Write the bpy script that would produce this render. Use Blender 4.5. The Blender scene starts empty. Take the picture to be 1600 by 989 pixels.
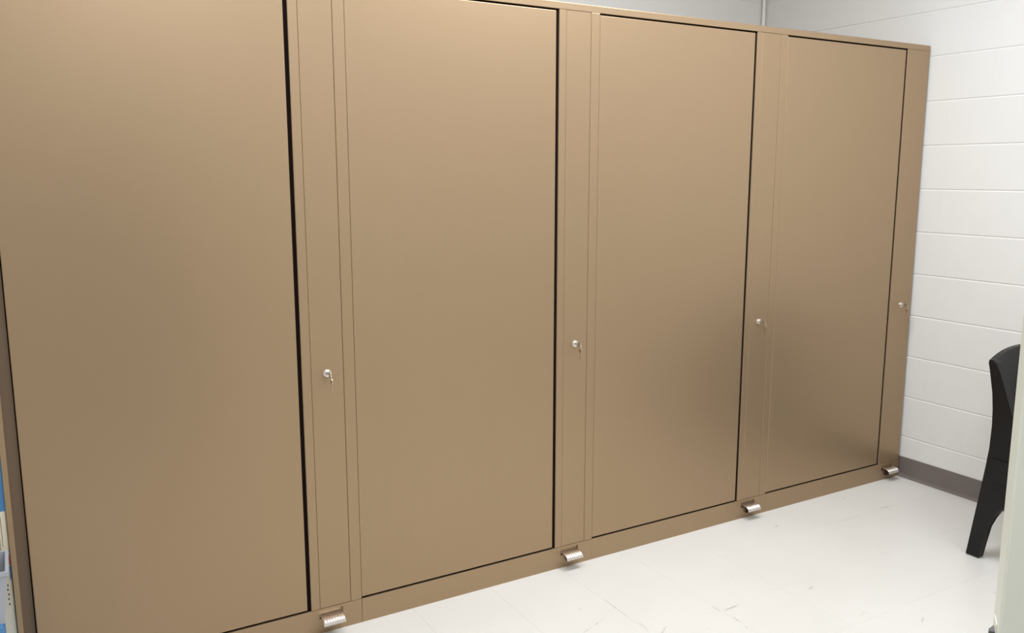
import bpy, bmesh, math, random
from mathutils import Vector, Matrix

random.seed(7)
S = bpy.context.scene
C = S.collection

# ------------------------------------------------------------------ camera
cam_d = bpy.data.cameras.new('camera')
cam = bpy.data.objects.new('camera', cam_d)
C.objects.link(cam)
S.camera = cam
cam_d.sensor_fit = 'HORIZONTAL'
cam_d.sensor_width = 36.0
cam_d.lens = 36.0 * 1344.1 / 1600.0
cam_d.clip_start = 0.02
cam.location = (-3.6003, -2.5865, 1.4953)
cam.rotation_mode = 'YXZ'
_ya, _pi = 0.5306, -0.1642
_fw = Vector((math.sin(_ya) * math.cos(_pi), math.cos(_ya) * math.cos(_pi), math.sin(_pi)))
cam.rotation_mode = 'XYZ'
cam.rotation_euler = _fw.to_track_quat('-Z', 'Y').to_euler()

# ------------------------------------------------------------------ world, lights, exposure
W = bpy.data.worlds.new('world')
S.world = W
W.use_nodes = True
W.node_tree.nodes['Background'].inputs[0].default_value = (0.9, 0.95, 1.0, 1)
W.node_tree.nodes['Background'].inputs[1].default_value = 0.05
S.view_settings.view_transform = 'Standard'
S.view_settings.look = 'None'
S.view_settings.exposure = 0.18
S.view_settings.gamma = 1.0
S.view_settings.use_curve_mapping = False

CEIL = 2.95
XR_WALL, XL_WALL = 0.1776, -4.75
YB_WALL, YF_WALL = 1.055, -3.0


def ceiling_or_fill_lamp(x, y, power, sx=1.2, sy=0.6, col=(0.865, 0.91, 1.0)):
    d = bpy.data.lights.new('ceiling_or_fill_lamp', 'AREA')
    d.shape = 'RECTANGLE'
    d.size = sx
    d.size_y = sy
    d.energy = power
    d.color = col
    o = bpy.data.objects.new('ceiling_or_fill_lamp', d)
    o.location = (x, y, CEIL - 0.02)
    C.objects.link(o)
    return o


ceiling_or_fill_lamp(-2.70, -0.68, 23)
ceiling_or_fill_lamp(-1.42, -0.68, 40)
ceiling_or_fill_lamp(-3.05, -2.45, 26)  # added fill lamp, brightens the open door leaf
ceiling_or_fill_lamp(-0.85, -2.15, 17)  # added as fill for the right side, no known fixture


# ------------------------------------------------------------------ helpers
def tag(o, label=None, cat=None, group=None, kind=None):
    if label: o['label'] = label
    if cat: o['category'] = cat
    if group: o['group'] = group
    if kind: o['kind'] = kind
    return o


def obj(name, bm, m, parent=None, smooth=False):
    me = bpy.data.meshes.new(name)
    bmesh.ops.recalc_face_normals(bm, faces=bm.faces)
    bm.to_mesh(me)
    bm.free()
    if smooth:
        me.polygons.foreach_set('use_smooth', [True] * len(me.polygons))
        me.update()
    if m is not None:
        me.materials.append(m)
    o = bpy.data.objects.new(name, me)
    C.objects.link(o)
    if parent is not None:
        o.parent = parent
    return o


def empty(name, loc, rz=0.0):
    o = bpy.data.objects.new(name, None)
    o.empty_display_size = 0.1
    o.location = loc
    o.rotation_euler = (0, 0, rz)
    C.objects.link(o)
    return o


def box(bm, x0, x1, y0, y1, z0, z1, bev=0.0, seg=1):
    vs = [bm.verts.new(p) for p in ((x0, y0, z0), (x1, y0, z0), (x1, y1, z0), (x0, y1, z0),
                                    (x0, y0, z1), (x1, y0, z1), (x1, y1, z1), (x0, y1, z1))]
    fs = [bm.faces.new([vs[i] for i in q]) for q in
          ((3, 2, 1, 0), (4, 5, 6, 7), (0, 1, 5, 4), (1, 2, 6, 5), (2, 3, 7, 6), (3, 0, 4, 7))]
    if bev > 0:
        es = set()
        for f in fs: es.update(f.edges)
        bmesh.ops.bevel(bm, geom=list(es), offset=bev, segments=seg, profile=0.5, affect='EDGES')


def boxes(name, m, parent, *bs, bev=0.0, seg=1):
    bm = bmesh.new()
    for b in bs: box(bm, *b, bev=bev, seg=seg)
    return obj(name, bm, m, parent)


def tube(bm, pts, r, n=10, cap=True, radii=None):
    rings = []
    pts = [Vector(p) for p in pts]
    for i, p in enumerate(pts):
        a = pts[max(i - 1, 0)]
        b = pts[min(i + 1, len(pts) - 1)]
        t = (b - a).normalized()
        up = Vector((0, 0, 1)) if abs(t.z) < 0.9 else Vector((1, 0, 0))
        u = t.cross(up).normalized()
        v = t.cross(u)
        rr = radii[i] if radii else r
        rings.append([bm.verts.new(p + (u * math.cos(2 * math.pi * k / n) + v * math.sin(2 * math.pi * k / n)) * rr)
                      for k in range(n)])
    for i in range(len(rings) - 1):
        for k in range(n):
            bm.faces.new((rings[i][k], rings[i][(k + 1) % n], rings[i + 1][(k + 1) % n], rings[i + 1][k]))
    if cap:
        bm.faces.new(rings[0])
        bm.faces.new(rings[-1])


def prism(bm, poly, axis, a, b, bev=0.0, seg=2):
    """poly = list of 2-D points, extruded along axis from a to b"""
    def P(u, v, w):
        return {'x': (w, u, v), 'y': (u, w, v), 'z': (u, v, w)}[axis]
    va = [bm.verts.new(P(u, v, a)) for u, v in poly]
    vb = [bm.verts.new(P(u, v, b)) for u, v in poly]
    fs = [bm.faces.new(va), bm.faces.new(vb)]
    n = len(poly)
    for i in range(n):
        fs.append(bm.faces.new((va[i], va[(i + 1) % n], vb[(i + 1) % n], vb[i])))
    if bev > 0:
        es = set(fs[0].edges) | set(fs[1].edges)
        bmesh.ops.bevel(bm, geom=list(es), offset=bev, segments=seg, profile=0.5, affect='EDGES')


# ------------------------------------------------------------------ materials
def lin(r, g, b):
    f = lambda c: c / 255 / 12.92 if c / 255 <= 0.04045 else ((c / 255 + 0.055) / 1.055) ** 2.4
    return (f(r), f(g), f(b), 1)


class NT:
    def __init__(s, m):
        s.t = m.node_tree
        s.b = s.t.nodes['Principled BSDF']

    def n(s, typ, **kw):
        o = s.t.nodes.new(typ)
        for k, v in kw.items():
            if k.startswith('i_'):
                o.inputs[int(k[2:])].default_value = v
            else:
                setattr(o, k, v)
        return o

    def l(s, a, b):
        s.t.links.new(a, b)

    def math(s, op, a, b=None, clamp=False):
        o = s.n('ShaderNodeMath', operation=op, use_clamp=clamp)
        for i, x in enumerate((a, b)):
            if x is None: continue
            if isinstance(x, (int, float)): o.inputs[i].default_value = x
            else: s.l(x, o.inputs[i])
        return o.outputs[0]

    def mix(s, fac, a, b):
        o = s.n('ShaderNodeMix', data_type='RGBA')
        for i, x in ((0, fac), (6, a), (7, b)):
            if isinstance(x, (int, float, tuple)): o.inputs[i].default_value = x
            else: s.l(x, o.inputs[i])
        return o.outputs[2]


def mat(name, col, rough=0.5, metal=0.0, spec=0.5, noise=0.0, nscale=40.0, bump=0.0, bscale=400.0, coat=0.0):
    m = bpy.data.materials.new(name)
    m.use_nodes = True
    t = NT(m)
    b = t.b
    b.inputs['Base Color'].default_value = col
    b.inputs['Roughness'].default_value = rough
    b.inputs['Metallic'].default_value = metal
    b.inputs['Specular IOR Level'].default_value = spec
    if coat: b.inputs['Coat Weight'].default_value = coat
    geo = t.n('ShaderNodeNewGeometry')
    if noise > 0:
        nz = t.n('ShaderNodeTexNoise', i_2=nscale, i_3=4.0)
        t.l(geo.outputs['Position'], nz.inputs[0])
        a = tuple(c * (1 - noise) for c in col[:3]) + (1,)
        c = tuple(min(1, c * (1 + noise)) for c in col[:3]) + (1,)
        t.l(t.mix(nz.outputs[0], a, c), b.inputs['Base Color'])
    if bump > 0:
        nz = t.n('ShaderNodeTexNoise', i_2=bscale, i_3=2.0)
        t.l(geo.outputs['Position'], nz.inputs[0])
        bp = t.n('ShaderNodeBump')
        bp.inputs['Strength'].default_value = bump
        bp.inputs['Distance'].default_value = 0.001
        t.l(nz.outputs[0], bp.inputs['Height'])
        t.l(bp.outputs[0], b.inputs['Normal'])
    return m


M_cab = mat('tan_metallic_enamel', lin(165, 140, 110), rough=0.38, metal=0.6, spec=0.5, noise=0.015, nscale=3.0, bump=0.12, bscale=900)
M_shade = mat('tan_enamel_in_shade', lin(108, 88, 68), rough=0.5, noise=0.02)  # cabinet enamel with the shade of the recessed end channel darkened into its colour
M_seal = mat('black_gap_seal', lin(22, 12, 8), rough=0.9, spec=0.1, noise=0.1)
M_chrome = mat('chrome', (0.82, 0.78, 0.74, 1), rough=0.22, metal=1.0, noise=0.02)
M_pedal = mat('brushed_steel', (0.80, 0.74, 0.70, 1), rough=0.30, metal=1.0, noise=0.04, nscale=200)
M_brass = mat('nickel_key', (0.62, 0.55, 0.45, 1), rough=0.3, metal=1.0, noise=0.05)
M_darkmetal = mat('dark_bracket_steel', lin(70, 58, 46), rough=0.5, metal=0.4, noise=0.05)
M_wall = mat('painted_block', lin(225, 224, 219), rough=0.5, noise=0.02, nscale=6, bump=0.35, bscale=260)
M_ceil = mat('ceiling_white', lin(232, 230, 224), rough=0.8, noise=0.02)
M_base = mat('grey_vinyl_base', lin(112, 103, 98), rough=0.45, noise=0.05, nscale=8)
M_pipe = mat('white_pipe', lin(246, 242, 234), rough=0.35, noise=0.02)
M_clip = mat('pipe_caulk', lin(150, 147, 140), rough=0.8, noise=0.05)
M_door = mat('painted_door', lin(240, 241, 226), rough=0.4, noise=0.015, nscale=3, bump=0.1, bscale=300)
M_black = mat('black_moulded_plastic', lin(17, 15, 15), rough=0.42, spec=0.3, noise=0.08, nscale=12, bump=0.15, bscale=600)
M_foot = mat('grey_glide', lin(92, 90, 90), rough=0.5, noise=0.05)
M_blue = mat('blue_print', lin(74, 128, 178), rough=0.55, noise=0.05)
M_cream = mat('cream_card', lin(226, 216, 190), rough=0.7, noise=0.03)
M_red = mat('red_print', lin(200, 70, 70), rough=0.6, noise=0.05)
M_ink = mat('ink_print', lin(95, 85, 72), rough=0.6, noise=0.05)
M_bin = mat('grey_bin_plastic', lin(170, 172, 178), rough=0.35, noise=0.03)


def floor_material(name, joint=False):
    """worn white vinyl tile: clouding, fine flecks, a few long scuffs; the joint variant is the grout bed below"""
    m = bpy.data.materials.new(name)
    m.use_nodes = True
    t = NT(m)
    geo = t.n('ShaderNodeNewGeometry')
    pos = geo.outputs['Position']
    big = t.n('ShaderNodeTexNoise', i_2=2.2, i_3=4.0); t.l(pos, big.inputs[0])
    if joint:
        nz = t.n('ShaderNodeTexNoise', i_2=3.3, i_3=6.0); t.l(pos, nz.inputs[0])
        r = t.n('ShaderNodeValToRGB')
        r.color_ramp.elements[0].position = 0.56; r.color_ramp.elements[0].color = lin(212, 208, 200)
        r.color_ramp.elements[1].position = 0.68; r.color_ramp.elements[1].color = lin(105, 97, 88)
        t.l(nz.outputs[0], r.inputs[0])
        t.l(r.outputs[0], t.b.inputs['Base Color'])
        t.b.inputs['Roughness'].default_value = 0.8
        return m
    base = t.mix(big.outputs[0], lin(211, 208, 200), lin(222, 219, 211))
    # directional faint chips in the vinyl
    mp = t.n('ShaderNodeMapping'); mp.inputs['Scale'].default_value = (26, 9, 1); mp.inputs['Rotation'].default_value = (0, 0, 0.5)
    t.l(pos, mp.inputs[0])
    fl = t.n('ShaderNodeTexNoise', i_2=1.6, i_3=6.0, i_4=0.62); t.l(mp.outputs[0], fl.inputs[0])
    rf = t.n('ShaderNodeMapRange', i_1=0.66, i_2=0.76, i_3=0.0, i_4=0.32); t.l(fl.outputs[0], rf.inputs[0])
    col = t.mix(rf.outputs[0], base, lin(186, 181, 172))
    # scuffs and nicks: (x, y, length, width, angle deg, strength)
    marks = [(-1.515, -0.560, 0.11, 0.007, 2, 0.75), (-1.573, -0.535, 0.06, 0.006, 88, 0.6),
             (-1.565, -0.628, 0.05, 0.007, 86, 0.7), (-1.578, -0.69, 0.06, 0.005, 84, 0.35),
             (-1.872, -0.36, 0.17, 0.005, 88, 0.5), (-1.866, -0.50, 0.09, 0.005, 88, 0.6),
             (-1.83, -0.56, 0.08, 0.008, 30, 0.6), (-2.02, -0.42, 0.20, 0.006, 20, 0.45),
             (-1.99, -0.30, 0.03, 0.008, 10, 0.5), (-0.50, -0.245, 0.20, 0.006, -1, 0.35),
             (-0.25, -0.238, 0.09, 0.010, 0, 0.4), (-0.845, -0.140, 0.022, 0.010, 20, 0.9),
             (-0.33, -0.075, 0.022, 0.008, 10, 0.7), (-1.165, -0.60, 0.045, 0.010, 15, 0.55),
             (-1.02, -0.95, 0.06, 0.008, 30, 0.5), (-0.86, -1.16, 0.09, 0.008, 5, 0.5),
             (-1.35, -0.38, 0.05, 0.005, 60, 0.35), (-0.20, -0.33, 0.06, 0.004, -40, 0.3),
             (-0.62, -0.97, 0.12, 0.02, 40, 0.18), (-1.16, -0.82, 0.07, 0.02, 10, 0.18)]
    sep = t.n('ShaderNodeSeparateXYZ'); t.l(pos, sep.inputs[0])
    wob = t.n('ShaderNodeTexNoise', i_2=55.0, i_3=3.0); t.l(pos, wob.inputs[0])
    wv = t.math('SUBTRACT', wob.outputs[0], 0.5)
    tot = None
    for x, y, L, w, a, s in marks:
        ca, sa = math.cos(math.radians(a)), math.sin(math.radians(a))
        dx = t.math('SUBTRACT', sep.outputs[0], x)
        dy = t.math('SUBTRACT', sep.outputs[1], y)
        u = t.math('ADD', t.math('MULTIPLY', dx, ca / (L / 2)), t.math('MULTIPLY', dy, sa / (L / 2)))
        v = t.math('ADD', t.math('MULTIPLY', dx, -sa / (w / 2)), t.math('MULTIPLY', dy, ca / (w / 2)))
        v = t.math('ADD', v, t.math('MULTIPLY', wv, 3.0))
        d = t.math('ADD', t.math('MULTIPLY', u, u), t.math('MULTIPLY', v, v))
        e = t.math('MULTIPLY', t.math('SUBTRACT', 1.0, d, clamp=True), s)
        tot = e if tot is None else t.math('MAXIMUM', tot, e)
    brk = t.n('ShaderNodeTexNoise', i_2=90.0, i_3=2.0); t.l(pos, brk.inputs[0])
    bk = t.n('ShaderNodeMapRange', i_1=0.38, i_2=0.58, i_3=0.0, i_4=1.0); t.l(brk.outputs[0], bk.inputs[0])
    tot = t.math('MULTIPLY', tot, bk.outputs[0])
    col = t.mix(tot, col, lin(118, 112, 100))
    t.l(col, t.b.inputs['Base Color'])
    rr = t.n('ShaderNodeMapRange', i_1=0.3, i_2=0.7, i_3=0.30, i_4=0.42); t.l(big.outputs[0], rr.inputs[0])
    t.l(rr.outputs[0], t.b.inputs['Roughness'])
    t.b.inputs['Specular IOR Level'].default_value = 0.4
    return m


M_tile = floor_material('white_vinyl_tile')
M_joint = floor_material('tile_joint_bed', True)

# ------------------------------------------------------------------ the room
# floor bed + 12 inch vinyl tiles
flo = boxes('floor', M_joint, None, (XL_WALL - 0.1, XR_WALL + 0.1, YF_WALL - 0.1, YB_WALL + 0.1, -0.1, -0.0016))
tag(flo, kind='structure')
T = 0.3048
cache = {}
kx0 = math.floor((XL_WALL + 1.570) / T)
ky0 = math.floor((YF_WALL + 0.245) / T)
x = -1.570 + kx0 * T
while x < XR_WALL - 1e-4:
    xa, xb = max(x, XL_WALL), min(x + T, XR_WALL)
    y = -0.245 + ky0 * T
    while y < YB_WALL - 1e-4:
        ya, yb = max(y, YF_WALL), min(y + T, YB_WALL)
        w, d = xb - xa, yb - ya
        key = (round(w, 4), round(d, 4))
        if w > 0.01 and d > 0.01:
            if key not in cache:
                g = 0.00015
                bm = bmesh.new()
                box(bm, g, w - g, g, d - g, -0.003, 0.0, bev=0.0003)
                o = obj('tile', bm, M_tile, flo)
                cache[key] = o.data
            else:
                o = bpy.data.objects.new('tile', cache[key])
                C.objects.link(o)
                o.parent = flo
            o.location = (xa, ya, 0.0)
        y += T
    x += T

cei = boxes('ceiling', M_ceil, None, (XL_WALL - 0.1, XR_WALL + 0.1, YF_WALL - 0.1, YB_WALL + 0.1, CEIL, CEIL + 0.1))
tag(cei, kind='structure')

BH, BL = 0.2032, 0.4064
bcache = {}


def block_mesh(L, H, vertical_x):
    """one painted block, front face at 0, faces the room; top and bottom arrises eased"""
    key = (round(L, 3), round(H, 3), vertical_x)
    if key in bcache: return bcache[key]
    bm = bmesh.new()
    e, s, D = 0.0050, 0.00012, 0.010       # eased arris, side joint, depth
    # section in (depth, z), front at depth 0
    sec = [(D, 0.0004), (0.0026, 0.0004), (0, e), (0, H - e), (0.0026, H - 0.0004), (D, H - 0.0004)]
    la = [bm.verts.new((d, s * (1 if d > 0 else 1.0), z)) for d, z in sec]
    lb = [bm.verts.new((d, L - s * (1 if d > 0 else 1.0), z)) for d, z in sec]
    bm.faces.new(la); bm.faces.new(lb)
    n = len(sec)
    for i in range(n):
        bm.faces.new((la[i], la[(i + 1) % n], lb[(i + 1) % n], lb[i]))
    if not vertical_x:      # wall facing -y : along +x, depth +y
        for v in bm.verts: v.co = Vector((v.co.y, v.co.x, v.co.z))
    bmesh.ops.recalc_face_normals(bm, faces=bm.faces)
    me = bpy.data.meshes.new('block')
    bm.to_mesh(me); bm.free()
    me.materials.append(M_wall)
    bcache[key] = me
    return me


wr = boxes('wall_right', M_wall, None, (XR_WALL + 0.0027, XR_WALL + 0.15, YF_WALL - 0.1, YB_WALL + 0.1, 0, CEIL))
tag(wr, kind='structure')
wb = boxes('wall_back', M_wall, None, (XL_WALL - 0.1, XR_WALL + 0.1, YB_WALL + 0.0027, YB_WALL + 0.15, 0, CEIL))
tag(wb, kind='structure')
for row in range(15):
    z0 = row * BH
    h = min(BH, CEIL - z0)
    if h < 0.03: break
    # right wall : joints at y = -0.305 on odd rows (index 6, 8...), shifted half a block on the others
    s0 = -0.305 + (0 if row % 2 == 1 else BL / 2)
    k = math.floor((YF_WALL - s0) / BL)
    while True:
        a, b = s0 + k * BL, s0 + (k + 1) * BL
        k += 1
        if a >= YB_WALL - 0.01: break
        a, b = max(a, YF_WALL), min(b, YB_WALL)
        if b - a < 0.01: continue
        o = bpy.data.objects.new('block', block_mesh(b - a, h, True))
        C.objects.link(o); o.parent = wr
        o.location = (XR_WALL + random.uniform(-0.00025, 0.00025), a, z0)
    s0 = -0.03 + (0 if row % 2 == 1 else BL / 2)
    k = math.floor((XL_WALL - s0) / BL)
    while True:
        a, b = s0 + k * BL, s0 + (k + 1) * BL
        k += 1
        if a >= XR_WALL - 0.01: break
        a, b = max(a, XL_WALL), min(b, XR_WALL)
        if b - a < 0.01: continue
        o = bpy.data.objects.new('block', block_mesh(b - a, h, False))
        C.objects.link(o); o.parent = wb
        o.location = (a, YB_WALL + random.uniform(-0.00025, 0.00025), z0)

wl = boxes('wall_left', M_wall, None, (XL_WALL - 0.1, XL_WALL, YF_WALL - 0.1, YB_WALL + 0.1, 0, CEIL))
tag(wl, kind='structure')
HX, HY = -2.29 + 0.03, YF_WALL          # hinge side of the doorway behind the camera
wf = boxes('wall_front', M_wall, None, (XL_WALL - 0.1, HX - 0.95, YF_WALL - 0.12, YF_WALL, 0, CEIL),
           (HX, XR_WALL + 0.1, YF_WALL - 0.12, YF_WALL, 0, CEIL),
           (HX - 0.95, HX, YF_WALL - 0.12, YF_WALL, 2.12, CEIL))
tag(wf, kind='structure')

# vinyl cove base on the right wall: face, rounded top, toe flaring on to the floor
bm = bmesh.new()
prof = [(XR_WALL, 0.1016), (XR_WALL - 0.0028, 0.1016), (XR_WALL - 0.0042, 0.0990), (XR_WALL - 0.0042, 0.018),
        (XR_WALL - 0.007, 0.009), (XR_WALL - 0.013, 0.003), (XR_WALL - 0.018, 0.0008), (XR_WALL - 0.018, 0.0001), (XR_WALL, 0.0001)]
va = [bm.verts.new((u, YF_WALL, v)) for u, v in prof]
vb = [bm.verts.new((u, YB_WALL, v)) for u, v in prof]
bm.faces.new(va); bm.faces.new(vb)
for i in range(len(prof)):
    bm.faces.new((va[i], va[(i + 1) % len(prof)], vb[(i + 1) % len(prof)], vb[i]))
tag(obj('baseboard_right', bm, M_base), kind='structure')

# painted pipe standing in the back corner, with its caulked shadow strips
bm = bmesh.new()
tube(bm, [(XR_WALL - 0.016, YB_WALL - 0.016, 0), (XR_WALL - 0.016, YB_WALL - 0.016, CEIL)], 0.0095, 14)
pipe = obj('pipe', bm, M_pipe, None, smooth=True)
tag(pipe, 'thin white vertical pipe in the wall corner above the cabinets', 'pipe')

# the open door leaf beside the camera
P = Vector((-2.805, -2.160, 0))
dirn = Vector((0.58, -0.81, 0)).normalized()
nrm = Vector((-dirn.y, dirn.x, 0))           # away from the camera side
door = empty('door_1', (P.x, P.y, 0), math.atan2(dirn.y, dirn.x))
tag(door, kind='structure')
boxes('door_leaf', M_door, door, (0, 0.90, 0, 0.044, 0.008, 2.06), bev=0.0025, seg=2)
lt = boxes('latch_plate', M_door, door, (-0.0008, 0.0012, 0.012, 0.034, 1.005, 1.060))
bm = bmesh.new()
prism(bm, [(-0.006, 0.0165), (-0.006, 0.021), (-0.0008, 0.031), (-0.0008, 0.0165)], 'z', 1.026, 1.050)
obj('latch_bolt', bm, M_foot, door)

# ------------------------------------------------------------------ rotary cabinets
CW, DL, ZB, ZT, H = 0.9493, 0.179, 0.0878, 2.054, 2.0818
XRIGHT, DEPTH, ZL, PL = 0.1643, 0.80, 0.8739, 0.0869
labels = ['widest brown metal cabinet with lock and pedal, nearest the camera, cut off by left edge',
          'second brown metal cabinet from the left, its full door between two key locks',
          'third brown metal cabinet from the left, in front of the white corner pipe',
          'narrowest-looking brown metal cabinet at the far right end against the block wall']
klabels = ['keys hanging from the lock of the nearest cabinet, lowest and largest in view',
           'keys hanging from the lock of the second cabinet from the left',
           'keys hanging from the lock of the third cabinet from the left',
           'keys hanging from the lock beside the block wall, smallest in view']


def ribbed_pedal(parent, cx):
    """steel foot plate curling down at the nose, ribbed lengthways across the curve"""
    bm = bmesh.new()
    wid, n = 0.074, 64
    path = [(0.008, 0.0640), (-0.012, 0.0640), (-0.026, 0.0632), (-0.036, 0.0605), (-0.0425, 0.0555), (-0.0455, 0.0495), (-0.0450, 0.0435)]
    top, bot = [], []
    for j, (y, z) in enumerate(path):
        a = Vector(path[max(j - 1, 0)]); b = Vector(path[min(j + 1, len(path) - 1)])
        t = (b - a).normalized()
        nn = Vector((t.y, -t.x))
        if nn.y < 0 and j < 3: nn = -nn
        if j >= 3 and nn.x > 0: nn = -nn
        rib = 0.0 if j < 2 else (0.6 if j == 2 else 1.0)
        rt, rb = [], []
        for i in range(n + 1):
            x = cx - wid / 2 + wid * i / n
            k = 0.0022 * rib * (0.5 - 0.5 * math.cos(2 * math.pi * 8 * i / n))
            rt.append(bm.verts.new((x, y + nn.x * k, z + nn.y * k)))
            rb.append(bm.verts.new((x, y - nn.x * 0.002, z - nn.y * 0.002)))
        top.append(rt); bot.append(rb)
    for j in range(len(path) - 1):
        for i in range(n):
            bm.faces.new((top[j][i], top[j][i + 1], top[j + 1][i + 1], top[j + 1][i]))
            bm.faces.new((bot[j][i], bot[j + 1][i], bot[j + 1][i + 1], bot[j][i + 1]))
        for i in (0, n):
            bm.faces.new((top[j][i], top[j + 1][i], bot[j + 1][i], bot[j][i]))
    for j in (0, len(path) - 1):
        for i in range(n):
            bm.faces.new((top[j][i], top[j][i + 1], bot[j][i + 1], bot[j][i]))
    p = obj('foot_pedal', bm, M_pedal, parent, smooth=True)
    p['label'] = 'ribbed shiny steel foot pedal'
    bm = bmesh.new()
    prism(bm, [(0.004, 0.020), (0.004, 0.061), (-0.026, 0.060), (-0.034, 0.053), (-0.012, 0.024)], 'x', cx - 0.010, cx + 0.010)
    b = obj('pedal_bracket', bm, M_darkmetal, p)
    return p


for i in range(4):
    D = -(3 - i) * CW                    # right door gap of this unit
    X0 = D + DL - CW                     # left edge of its door
    root = empty('rotary_cabinet', (X0, 0, 0))
    tag(root, labels[i], 'cabinet', 'brown metal rotary cabinets standing side by side')
    g = CW - DL                          # local x of the right gap centre
    last, first = i == 3, i == 0
    R = (XRIGHT - X0) if last else CW
    L = -0.045 if first else 0.0
    x_in = R - 0.0004
    boxes('carcass', M_cab, root, (L + 0.0004, x_in, 0.030, DEPTH, 0.0, H - 0.0005), bev=0.002)
    # black seals seen through the gaps round the door
    boxes('gap_seal', M_seal, root,
          (g - 0.012, g + 0.0072, 0.006, 0.0302, ZB - 0.004, ZT + 0.004),
          (0.002, g, 0.007, 0.0302, ZB - 0.006, ZB + 0.006),
          (0.002, g, 0.007, 0.0302, ZT - 0.006, ZT + 0.006))
    boxes('door', M_cab, root, (0.0002, g - 0.0065, -0.0003, 0.026, ZB + 0.0035, ZT - 0.0035), bev=0.0025, seg=3)
    bm = bmesh.new()
    prism(bm, [(0.0002, ZT + 0.0032), (0.0, ZT + 0.0045), (0.0, H - 0.003), (0.001, H - 0.001), (0.003, H), (0.030, H), (0.030, ZT + 0.0032)], 'x', L + (0.0004 if first else 0), R)
    obj('top_rail', bm, M_cab, root)
    # plinth with the pedal slot
    cx = g + 0.070
    a, b = g + 0.032, g + 0.112
    zs0, zs1 = 0.050, 0.0770
    xp = R - (0.0009 if first else 0.0)
    bx = [(L + 0.0004, a, 0, 0.030, 0.0, ZB - 0.0032), (b, xp, 0, 0.030, 0.0, ZB - 0.0032),
          (a, b, 0, 0.030, 0.0, zs0), (a, b, 0.0, 0.030, zs1, ZB - 0.0032), (a, b, 0.006, 0.030, zs0, zs1)]
    boxes('plinth', M_cab, root, *bx)
    zp0, zp1 = ZB - 0.0028, ZT + 0.0028
    if last:
        boxes('door_post', M_cab, root, (g + 0.0062, x_in, 0.0, 0.030, zp0, zp1), bev=0.0012)
    else:
        boxes('jamb_strip', M_cab, root, (g + 0.0062, g + 0.0353, 0.0, 0.030, zp0, zp1), bev=0.0012)
        boxes('lock_post', M_cab, root, (g + 0.0354, g + 0.1412, 0.0006, 0.030, zp0, zp1), bev=0.0016)
        boxes('hinge_strip', M_cab, root, (g + 0.1414, R, 0.0, 0.030, zp0, zp1), bev=0.0018, seg=2)
    if first:
        boxes('end_panel', M_cab, root, (L, L + 0.014, -0.004, 0.032, 0.0, H), bev=0.001)
        boxes('end_channel', M_shade, root, (L + 0.0141, -0.0028, 0.010, 0.030, zp0, zp1))
        boxes('end_seal', M_seal, root, (-0.0028, 0.0002, 0.0125, 0.030, zp0, zp1))
    # lock
    lx = g + PL
    y0 = 0.0006 if not last else 0.0
    bm = bmesh.new()
    tube(bm, [(lx, y0 + 0.001, ZL), (lx, y0 - 0.0016, ZL), (lx, y0 - 0.0018, ZL), (lx, y0 - 0.0075, ZL), (lx, y0 - 0.0088, ZL), (lx, y0 - 0.0092, ZL)],
         0.01, 24, radii=[0.0128, 0.0128, 0.0105, 0.0100, 0.0082, 0.0075])
    lock = obj('lock', bm, M_chrome, root)
    boxes('keyhole', M_seal, lock, (lx - 0.0008, lx + 0.0008, y0 - 0.0096, y0 - 0.0090, ZL - 0.004, ZL + 0.004))
    ribbed_pedal(root, cx)

    # two keys on a ring
    K = empty('key_pair', (X0 + lx, y0 - 0.0094, ZL))
    tag(K, klabels[i], 'keys', 'keys left in the cabinet locks')

    def key(yoff, zoff, ang, name='key'):
        """blade along local +y from bow, bow lies in the y-z plane; rotated by ang about x"""
        bm = bmesh.new()
        # bow: flat rounded disc with a hole
        n, t = 18, 0.0010
        for s in (-1, 1): pass
        ro, ri = 0.0100, 0.0028
        rings = []
        for sx in (-t, t):
            rings.append(([bm.verts.new((sx, -0.020 + ro * math.cos(2 * math.pi * k / n), ro * 0.95 * math.sin(2 * math.pi * k / n))) for k in range(n)],
                          [bm.verts.new((sx, -0.0245 + ri * math.cos(2 * math.pi * k / n), ri * math.sin(2 * math.pi * k / n))) for k in range(n)]))
        for k in range(n):
            q = (k + 1) % n
            (o0, i0), (o1, i1) = rings
            bm.faces.new((o0[k], o0[q], i0[q], i0[k]))
            bm.faces.new((o1[k], o1[q], i1[q], i1[k]))
            bm.faces.new((o0[k], o0[q], o1[q], o1[k]))
            bm.faces.new((i0[k], i0[q], i1[q], i1[k]))
        box(bm, -0.0009, 0.0009, -0.0105, 0.0, -0.0028, 0.0028)
        Mx = Matrix.Translation((0, yoff, zoff)) @ Matrix.Rotation(ang, 4, 'X')
        if name == 'hanging':
            box(bm, -0.0009, 0.0009, 0.0, 0.018, -0.0024, 0.0028)
            Mx = Matrix.Translation((0.0022, yoff, zoff)) @ Matrix.Rotation(ang, 4, 'X')
        bmesh.ops.transform(bm, matrix=Mx, verts=bm.verts)
        return obj('key', bm, M_brass, K)
    key(0.0, 0.0, 0.0)
    key(-0.0245, -0.0400, -math.pi / 2, 'hanging')
    bm = bmesh.new()
    tube(bm, [(0.001 + 0.0008 * math.sin(a), -0.0245 + 0.0075 * math.sin(a), -0.0078 + 0.0085 * math.cos(a)) for a in [2 * math.pi * k / 20 for k in range(21)]], 0.0007, 6, cap=False)
    obj('key_ring', bm, M_chrome, K)

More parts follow.
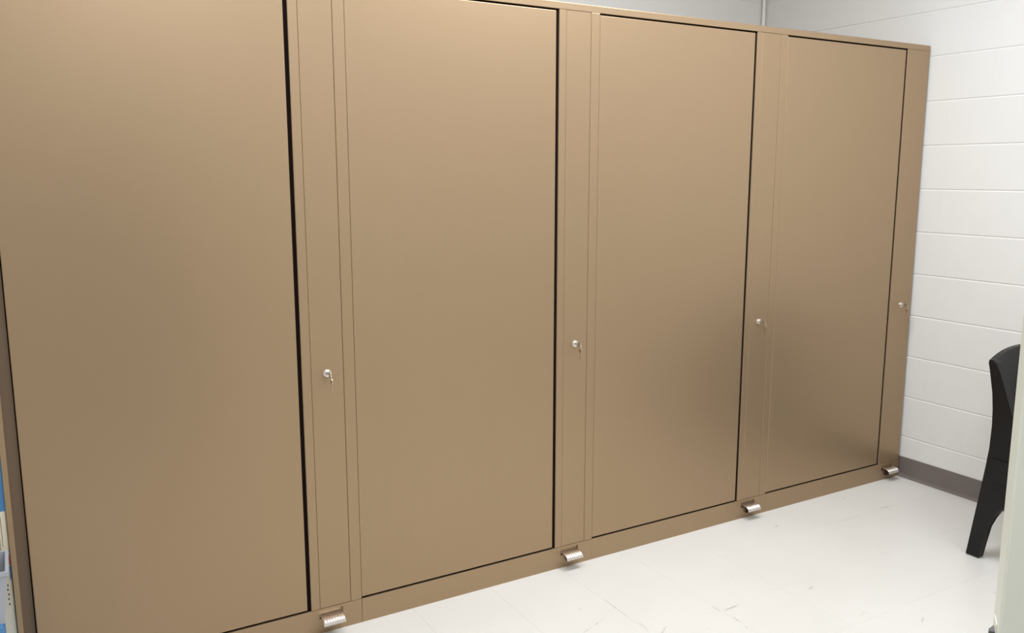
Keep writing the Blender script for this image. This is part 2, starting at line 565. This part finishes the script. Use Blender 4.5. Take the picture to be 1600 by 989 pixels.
# ------------------------------------------------------------------ black chair against the right wall
CX0, CX1 = -0.405, 0.075
ch = empty('chair', ((CX0 + CX1) / 2, -0.98, 0))
tag(ch, 'black moulded chair with curved back and tapered legs at right, half behind the open door', 'chair')
off = Vector((-(CX0 + CX1) / 2, 0.98, 0))
back = [(-0.720, 0.815), (-0.733, 0.793), (-0.750, 0.729), (-0.762, 0.670), (-0.769, 0.608), (-0.772, 0.545),
        (-0.770, 0.456), (-0.762, 0.376), (-0.749, 0.268), (-0.733, 0.143), (-0.714, 0.004)]


# side: leg, skirt and sloping wing in one moulding
side_prof = [(-0.738, 0.797), (-0.736, 0.785), (-0.750, 0.729), (-0.762, 0.670), (-0.769, 0.608), (-0.772, 0.545), (-0.770, 0.456),
             (-0.762, 0.376), (-0.749, 0.268), (-0.733, 0.143), (-0.714, 0.004), (-0.766, 0.004), (-0.775, 0.066), (-0.785, 0.136),
             (-0.802, 0.178), (-0.822, 0.208), (-0.848, 0.243), (-0.888, 0.278), (-0.95, 0.302), (-1.02, 0.304), (-1.08, 0.282),
             (-1.125, 0.24), (-1.150, 0.18), (-1.163, 0.10), (-1.170, 0.004), (-1.220, 0.004), (-1.222, 0.14), (-1.215, 0.28),
             (-1.205, 0.424), (-1.08, 0.430), (-1.00, 0.442), (-0.925, 0.474), (-0.872, 0.545), (-0.840, 0.613), (-0.801, 0.715),
             (-0.785, 0.755), (-0.768, 0.787), (-0.752, 0.799)]
for xa, xb, xo in ((CX0, CX0 + 0.038, CX0 - 0.006), (CX1 - 0.038, CX1, CX1 + 0.006)):
    bm = bmesh.new()
    prism(bm, [(p[0] + 0.98, p[1]) for p in side_prof], 'x', xa + off.x, xb + off.x, bev=0.003)
    s = obj('side_frame', bm, M_black, ch)
    for ya, yb in ((-0.7645, -0.7155), (-1.2185, -1.1715)):
        bm = bmesh.new()
        box(bm, xa + off.x + 0.003, xb + off.x - 0.003, ya + 0.98, yb + 0.98, 0.0003, 0.006, bev=0.001)
        obj('foot_glide', bm, M_foot, s)
    # seat skirt standing a little proud of the side, its top edge shows as the seat line
    sk = [(-0.788, 0.418), (-0.790, 0.330), (-0.888, 0.322), (-1.08, 0.322), (-1.19, 0.330), (-1.195, 0.418)]
    bm = bmesh.new()
    prism(bm, [(p[0] + 0.98, p[1]) for p in sk], 'x', min(xo, xa if xo < xa else xb - 0.002) + off.x, max(xo, xb if xo > xb else xa + 0.002) + off.x, bev=0.002)
    obj('seat_skirt', bm, M_black, s)
# backrest shell: follows the curved profile, dished across its width, arched top
bm = bmesh.new()
nx, nz = 16, 16
zs = [0.424 + (0.797 - 0.424) * j / nz for j in range(nz + 1)]


def prof_y(z):
    b = sorted(((zz, yy) for yy, zz in back))
    for (z0, y0), (z1, y1) in zip(b, b[1:]):
        if z0 <= z <= z1: return y0 + (y1 - y0) * (z - z0) / (z1 - z0)
    return b[-1][1]


grid = [[], []]
for side_i, dy in ((0, -0.002), (1, -0.022)):
    for j, z in enumerate(zs):
        row = []
        for k in range(nx + 1):
            s = -1 + 2 * k / nx
            x = CX0 + 0.020 + (CX1 - CX0 - 0.040) * k / nx
            bulge = 0.022 * (1 - s * s)
            zz = z + 0.030 * (1 - s * s) * (j / nz)
            row.append(bm.verts.new((x + off.x, prof_y(z) + dy + bulge + 0.98, zz)))
        grid[side_i].append(row)
for j in range(nz):
    for k in range(nx):
        bm.faces.new((grid[0][j][k], grid[0][j][k + 1], grid[0][j + 1][k + 1], grid[0][j + 1][k]))
        bm.faces.new((grid[1][j][k], grid[1][j + 1][k], grid[1][j + 1][k + 1], grid[1][j][k + 1]))
    for k in (0, nx):
        bm.faces.new((grid[0][j][k], grid[0][j + 1][k], grid[1][j + 1][k], grid[1][j][k]))
for j in (0, nz):
    for k in range(nx):
        bm.faces.new((grid[0][j][k], grid[0][j][k + 1], grid[1][j][k + 1], grid[1][j][k]))
obj('backrest', bm, M_black, ch, smooth=False)
bm = bmesh.new()
box(bm, CX0 + 0.021 + off.x, CX1 - 0.021 + off.x, -1.225 + 0.98, -0.770 + 0.98, 0.385, 0.425, bev=0.014, seg=3)
obj('seat', bm, M_black, ch)

# ------------------------------------------------------------------ supplies stacked left of the cabinets
def carton(name, label, x0, x1, y0, y1, z0, z1, m, prints, group=None):
    r = empty(name, ((x0 + x1) / 2, (y0 + y1) / 2, z0))
    tag(r, label, 'box', group)
    ox, oy = -(x0 + x1) / 2, -(y0 + y1) / 2
    boxes('carton_body', m, r, (x0 + ox, x1 + ox, y0 + oy, y1 + oy, 0, z1 - z0), bev=0.002)
    for pn, pm, a, b, c, d in prints:        # flat print on the front
        boxes(pn, pm, r, (a + ox, b + ox, y0 + oy - 0.0006, y0 + oy + 0.001, c - z0, d - z0))
    return r


ax = -3.6646
txt = lambda x, z, s=1.0: [('print_mark', M_ink, x - 0.0016 * s, x + 0.0016 * s, z, z + 0.006)]
carton('carton', 'lower cream carton with small dark print, left of the cabinets behind grey bin', -3.98, ax, 0.004, 0.36, 0.0, 0.444, M_cream,
       txt(-3.6755, .33) + txt(-3.6765, .345) + txt(-3.675, .358) + txt(-3.6765, .372) + txt(-3.6755, .385) + [('blue_edge', M_blue, ax - 0.004, ax - 0.0005, 0.402, 0.440)])
carton('carton', 'upper blue and cream carton with red edge, stacked left of the cabinets', -3.98, ax + 0.0006, 0.002, 0.36, 0.4445, 0.96, M_cream,
       [('blue_panel', M_blue, -3.978, ax + 0.001, 0.60, 0.955), ('red_stripe', M_red, ax - 0.003, ax - 0.0002, 0.447, 0.475),
        ('print_line', M_ink, -3.678, -3.6768, 0.50, 0.585), ('print_line', M_ink, -3.684, -3.6828, 0.49, 0.57)])
carton('carton', 'small blue carton under the grey bin at the bottom left edge', -3.95, -3.690, -0.17, -0.004, 0.0, 0.352, M_blue, [])
b = empty('storage_bin', (-3.80, -0.085, 0.3525))
tag(b, 'grey plastic bin standing on the small blue carton at the left edge', 'bin')
bm = bmesh.new()
zb_, zt_ = 0.0, 0.142
lo = [(-0.10, -0.065), (0.114, -0.065), (0.114, 0.065), (-0.10, 0.065)]
hi = [(-0.11, -0.072), (0.130, -0.072), (0.130, 0.072), (-0.11, 0.072)]
ins = 0.004
rings = [[bm.verts.new((x, y, zb_)) for x, y in lo], [bm.verts.new((x, y, zt_ - 0.012)) for x, y in hi],
         [bm.verts.new((x + math.copysign(0.004, x), y + math.copysign(0.004, y), zt_ - 0.011)) for x, y in hi],
         [bm.verts.new((x + math.copysign(0.004, x), y + math.copysign(0.004, y), zt_)) for x, y in hi],
         [bm.verts.new((x - math.copysign(ins, x), y - math.copysign(ins, y), zt_)) for x, y in hi],
         [bm.verts.new((x - math.copysign(ins, x), y - math.copysign(ins, y), 0.005)) for x, y in lo]]
bm.faces.new(rings[0]); bm.faces.new(rings[-1])
for r0, r1 in zip(rings, rings[1:]):
    for k in range(4): bm.faces.new((r0[k], r0[(k + 1) % 4], r1[(k + 1) % 4], r1[k]))
obj('bin_body', bm, M_bin, b)
boxes('label_holder', M_bin, b, (0.02, 0.10, -0.073, -0.0665, 0.035, 0.085), bev=0.001)
